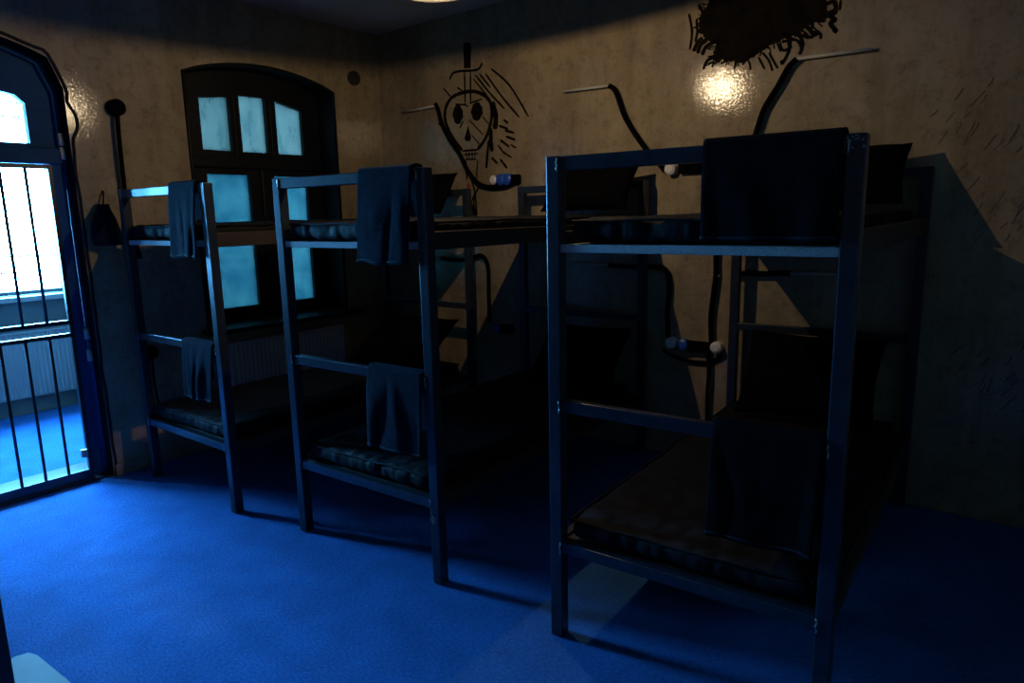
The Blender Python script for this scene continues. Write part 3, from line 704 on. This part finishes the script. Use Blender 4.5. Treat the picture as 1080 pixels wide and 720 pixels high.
link('scribble', bm, M_PAINT, bd)['kind'] = 'stuff'
# light smudges over the right wall
sm = thing('claw_scratches', 'faint dark scratch marks on the back wall right of the nearest bed', 'wall drawing', (0, 0, 0))
for (cx, cz, n, sp) in ((4.42, 1.50, 16, 0.11), (4.22, 2.0, 14, 0.10), (4.45, 1.80, 12, 0.10), (4.42, 0.72, 22, 0.14)):
    bm = bmesh.new()
    for i in range(n):
        x = cx+random.gauss(0, sp*.8); z = cz+random.gauss(0, sp); a = random.uniform(0.7, 1.4); l = random.uniform(.03, .09)
        ribbon(bm, [(x, z), (x+l*.4*math.cos(a)+.006, z+l*.5*math.sin(a)), (x+l*math.cos(a), z+l*math.sin(a))], random.uniform(.003, .007), -0.0016-0.00002*i, i, .5)
    link('scratches', bm, mat('brown_smudge', (0.12, 0.09, 0.06), 0.6), sm)['kind'] = 'stuff'

HOSEB.append((2.995, 0.77))
def hose(pts, r=0.016, y=-0.03):
    bm = bmesh.new(); tube(bm, smoothpts([(x, y, z) for x, z in pts], 6), r, 10); return bm
def rod(bm, p, q, r=0.009, y=-0.03): tube(bm, [(p[0], y, p[1]), (q[0], y, q[1])], r, 8)
def wall_lamp(label, rod_pts, hose_pts, clips):
    t = thing('wall_cable', label, 'cable', (0, 0, 0))
    o = link('black_hose', hose(hose_pts), M_BLACK, t, True)
    bm = bmesh.new(); rod(bm, *rod_pts); o = link('metal_tube', bm, M_TUBE, t, True); o['label'] = 'thin pale metal tube'
    for x, z in clips:
        bm = bmesh.new(); box(bm, (x-0.02, -0.034, z-0.007), (x+0.02, 0.0, z+0.007), 0.003); link('clip', bm, M_TUBE, t)
    return t
wall_lamp('black hose curving down from a pale tube, left of the paint smear', ((1.893, 2.422), (2.25, 2.415)), HOSEA, [(2.07, 2.42)])
wall_lamp('black hose dropping from the pale tube right of the paint smear', ((3.424, 2.409), (3.792, 2.402)), HOSEB, [(3.72, 2.404), (3.008, 1.21)])
wall_lamp('black hose looping from the pale tube around the drawn skull', ((0.296, 2.448), (0.69, 2.459)), HOSEC, [(0.5, 2.452)])
wall_lamp('black hose bending down to the low sockets between the middle and nearest beds', ((1.827, 1.256), (2.257, 1.255)), HOSED, [(2.0, 1.256)])
wall_lamp('short black hose on the wall inside the nearest bunk bed', ((3.449, 1.239), (3.699, 1.243)), HOSEE, [(3.6, 1.242)])
wall_lamp('black hose arching down inside the middle bunk bed', ((0.50, 1.268), (0.676, 1.264)), HOSEF, [(0.6, 1.266)])
def sockets(label, x0, x1, z, discs):
    t = thing('socket_strip', label, 'socket', ((x0+x1)/2, 0, z)); hw = (x1-x0)/2
    bm = bmesh.new(); box(bm, (-hw, -0.045, -0.034), (hw, 0, 0.034), 0.012); link('socket_housing', bm, M_BLACK, t)
    n = max(2, int((x1-x0)/0.08))
    for i in range(n):
        cx = -hw+(i+0.5)*2*hw/n
        bm = bmesh.new(); tube(bm, [(cx, -0.052, 0), (cx, -0.044, 0)], 0.024, 16); link('socket_outlet', bm, M_BLACK, t, False)
    for dx, dz, m, lab, r in discs:
        bm = bmesh.new(); tube(bm, [(dx, 0.0, dz), (dx, -0.052, dz), (dx, -0.062, dz)], [r, r, r*.6], 20)
        o = link('switch_knob', bm, m, t, False); o['label'] = lab
    return t
GS = 'black socket strips on the back wall'
sockets('black socket strip with a white round knob, above the nearest bed rail', 2.745, 3.0, 1.868, [(-0.175, -0.004, M_CERAMIC, 'white round knob', 0.036)])
sockets('black socket strip with a white and a blue knob, beside the drawn skull', 1.27, 1.50, 1.86, [(-0.12, 0.002, M_CERAMIC, 'white round knob', 0.034), (-0.05, 0.002, M_BLUE, 'blue knob', 0.042), (0.01, 0.002, M_BLUE, 'blue knob', 0.042)])
sockets('low black socket strip with white and blue knobs between the middle and nearest beds', 2.79, 2.99, 0.755, [(-0.165, 0.01, M_CERAMIC, 'white round knob', 0.036), (-0.085, 0.005, M_BLUE, 'blue round knob', 0.038), (0.14, 0.01, M_CERAMIC, 'white round knob', 0.036)])
sockets('low black socket strip behind the farthest bed lower bunk', 1.22, 1.40, 0.735, [(-0.05, 0.0, M_BLUE, 'blue round knob', 0.035)])
bm = hose([(2.66, 0.71), (2.69, 0.69), (2.80, 0.655), (2.95, 0.655), (3.03, 0.69), (3.06, 0.71)], 0.012, -0.013)
tag(link('looped_cable', bm, M_BLACK, None, True), 'short black cable looping under the low socket strip with the two white knobs', 'cable')
bm = hose([(2.975, 0.74), (2.985, 0.6), (2.98, 0.4), (2.99, 0.10)], 0.013, -0.035)
tag(link('lower_cable', bm, M_BLACK, None, True), 'black cable running down the wall from the low socket strip', 'cable')

# hanging strap and bag between the gate and the farthest bed
t = thing('hanging_cord', 'thick black cord hanging from a round hook between gate and farthest bed', 'cord', (0, -2.155, 2.30))
bm = bmesh.new(); tube(bm, [(0.0, 0, 0), (0.05, 0, 0), (0.058, 0, 0)], [0.05, 0.05, 0.035], 20); link('round_hook', bm, M_BLACK, t, False)
bm = bmesh.new(); tube(bm, smoothpts([(0.05, 0, -0.02), (0.05, -0.012, -0.12), (0.045, -0.015, -0.6), (0.045, 0.0, -0.75), (0.045, 0.03, -0.92)], 5), 0.014, 10); link('cord', bm, M_BLACK, t, True)
bm = bmesh.new(); tube(bm, smoothpts([(0.06, -0.01, -0.66), (0.06, -0.03, -0.80), (0.06, -0.01, -0.95)], 5), 0.014, 8); link('strap', bm, M_BLACK, t, True)
t = thing('small_bag', 'small dark drawstring bag hanging beside the black cord', 'bag', (0, -2.31, 1.50))
bm = bmesh.new(); rings = []
for z, wq, dq in ((0, .07, .03), (0.01, .085, .045), (.08, .085, .05), (.16, .065, .04), (.22, .04, .025), (.25, .035, .02)):
    rings.append([bm.verts.new((0.055+dq*math.cos(2*PI*i/16), wq*math.sin(2*PI*i/16), z-0.03)) for i in range(16)])
for A, Bq in zip(rings, rings[1:]):
    for i in range(16): bm.faces.new((A[i], A[(i+1) % 16], Bq[(i+1) % 16], Bq[i]))
bm.faces.new(rings[0][::-1]); bm.faces.new(rings[-1]); link('pouch', bm, M_TOWEL, t, True)
bm = bmesh.new(); tube(bm, [(0.055, 0, 0.21), (0.03, 0.02, 0.28), (0.0, 0.03, 0.30)], 0.005, 6); link('drawstring', bm, M_BLACK, t, True)
t = thing('wall_socket', 'small round black wall socket above the farthest lower bunk', 'socket', (0, -2.12, 0.76))
bm = bmesh.new(); tube(bm, [(0, 0, 0), (0.03, 0, 0), (0.045, 0, 0)], [0.045, 0.045, 0.03], 18); link('socket_body', bm, M_BLACK, t)
bm = bmesh.new(); tube(bm, smoothpts([(0.03, 0, -0.03), (0.04, 0.0, -0.3), (0.05, 0.08, -0.55), (0.05, 0.25, -0.66)], 6), 0.008, 8); link('socket_cable', bm, M_BLACK, t, True)
bm = bmesh.new(); tube(bm, [(0, 0, 0), (0.03, 0, 0)], 0.055, 20)
o = link('round_vent', bm, M_SHADE, None); o.location = (0, -0.28, 2.72); tag(o, 'small dark round vent cap high on the wall near the corner', 'vent')

# sheet lying on the carpet, lower left
bm = bmesh.new()
poly = [(1.70, -3.47), (1.715, -3.43), (1.76, -3.415), (2.05, -3.40), (2.12, -3.72), (1.80, -3.72)]
prism(bm, poly, 2, 0.0, 0.006)
tag(link('paper_sheet', bm, M_PAPER), 'pale sheet lying on the blue carpet in the lower left corner', 'paper')

# pendant lamp
t = thing('pendant_lamp', 'ceiling pendant with a dark wide shade, just above the frame', 'lamp', LAMP)
bm = bmesh.new(); n = 40; rings = []
for r, z in ((0.18, 0.012), (0.178, 0.026), (0.13, 0.08), (0.07, 0.125), (0.035, 0.15), (0.03, 0.20)):
    rings.append([bm.verts.new((r*math.cos(2*PI*i/n), r*math.sin(2*PI*i/n), z)) for i in range(n)])
for A, Bq in zip(rings, rings[1:]):
    for i in range(n): bm.faces.new((A[i], A[(i+1) % n], Bq[(i+1) % n], Bq[i]))
bm.faces.new(rings[-1])
o = link('lamp_shade', bm, M_SHADE, t, True); o.rotation_euler = (0.035, -0.018, 0); md = o.modifiers.new('thickness', 'SOLIDIFY'); md.thickness = 0.003; md.offset = 1
bm = bmesh.new(); tube(bm, [(0, 0, 0.20), (0, 0, RH-LAMP[2]-0.02)], 0.006, 8); link('flex', bm, M_BLACK, t)
bm = bmesh.new(); tube(bm, [(0, 0, RH-LAMP[2]-0.03), (0, 0, RH-LAMP[2])], 0.05, 20); link('ceiling_rose', bm, M_SHADE, t)
bm = bmesh.new(); bmesh.ops.create_uvsphere(bm, u_segments=20, v_segments=12, radius=0.032); 
for v in bm.verts:
    if v.co.z > 0: v.co.z *= 1.6
o = link('bulb', bm, M_GLASS, t, True)
bm = bmesh.new(); tube(bm, [(0, 0, 0.05), (0, 0, 0.125)], 0.018, 12); link('bulb_socket', bm, M_BLACK, t)
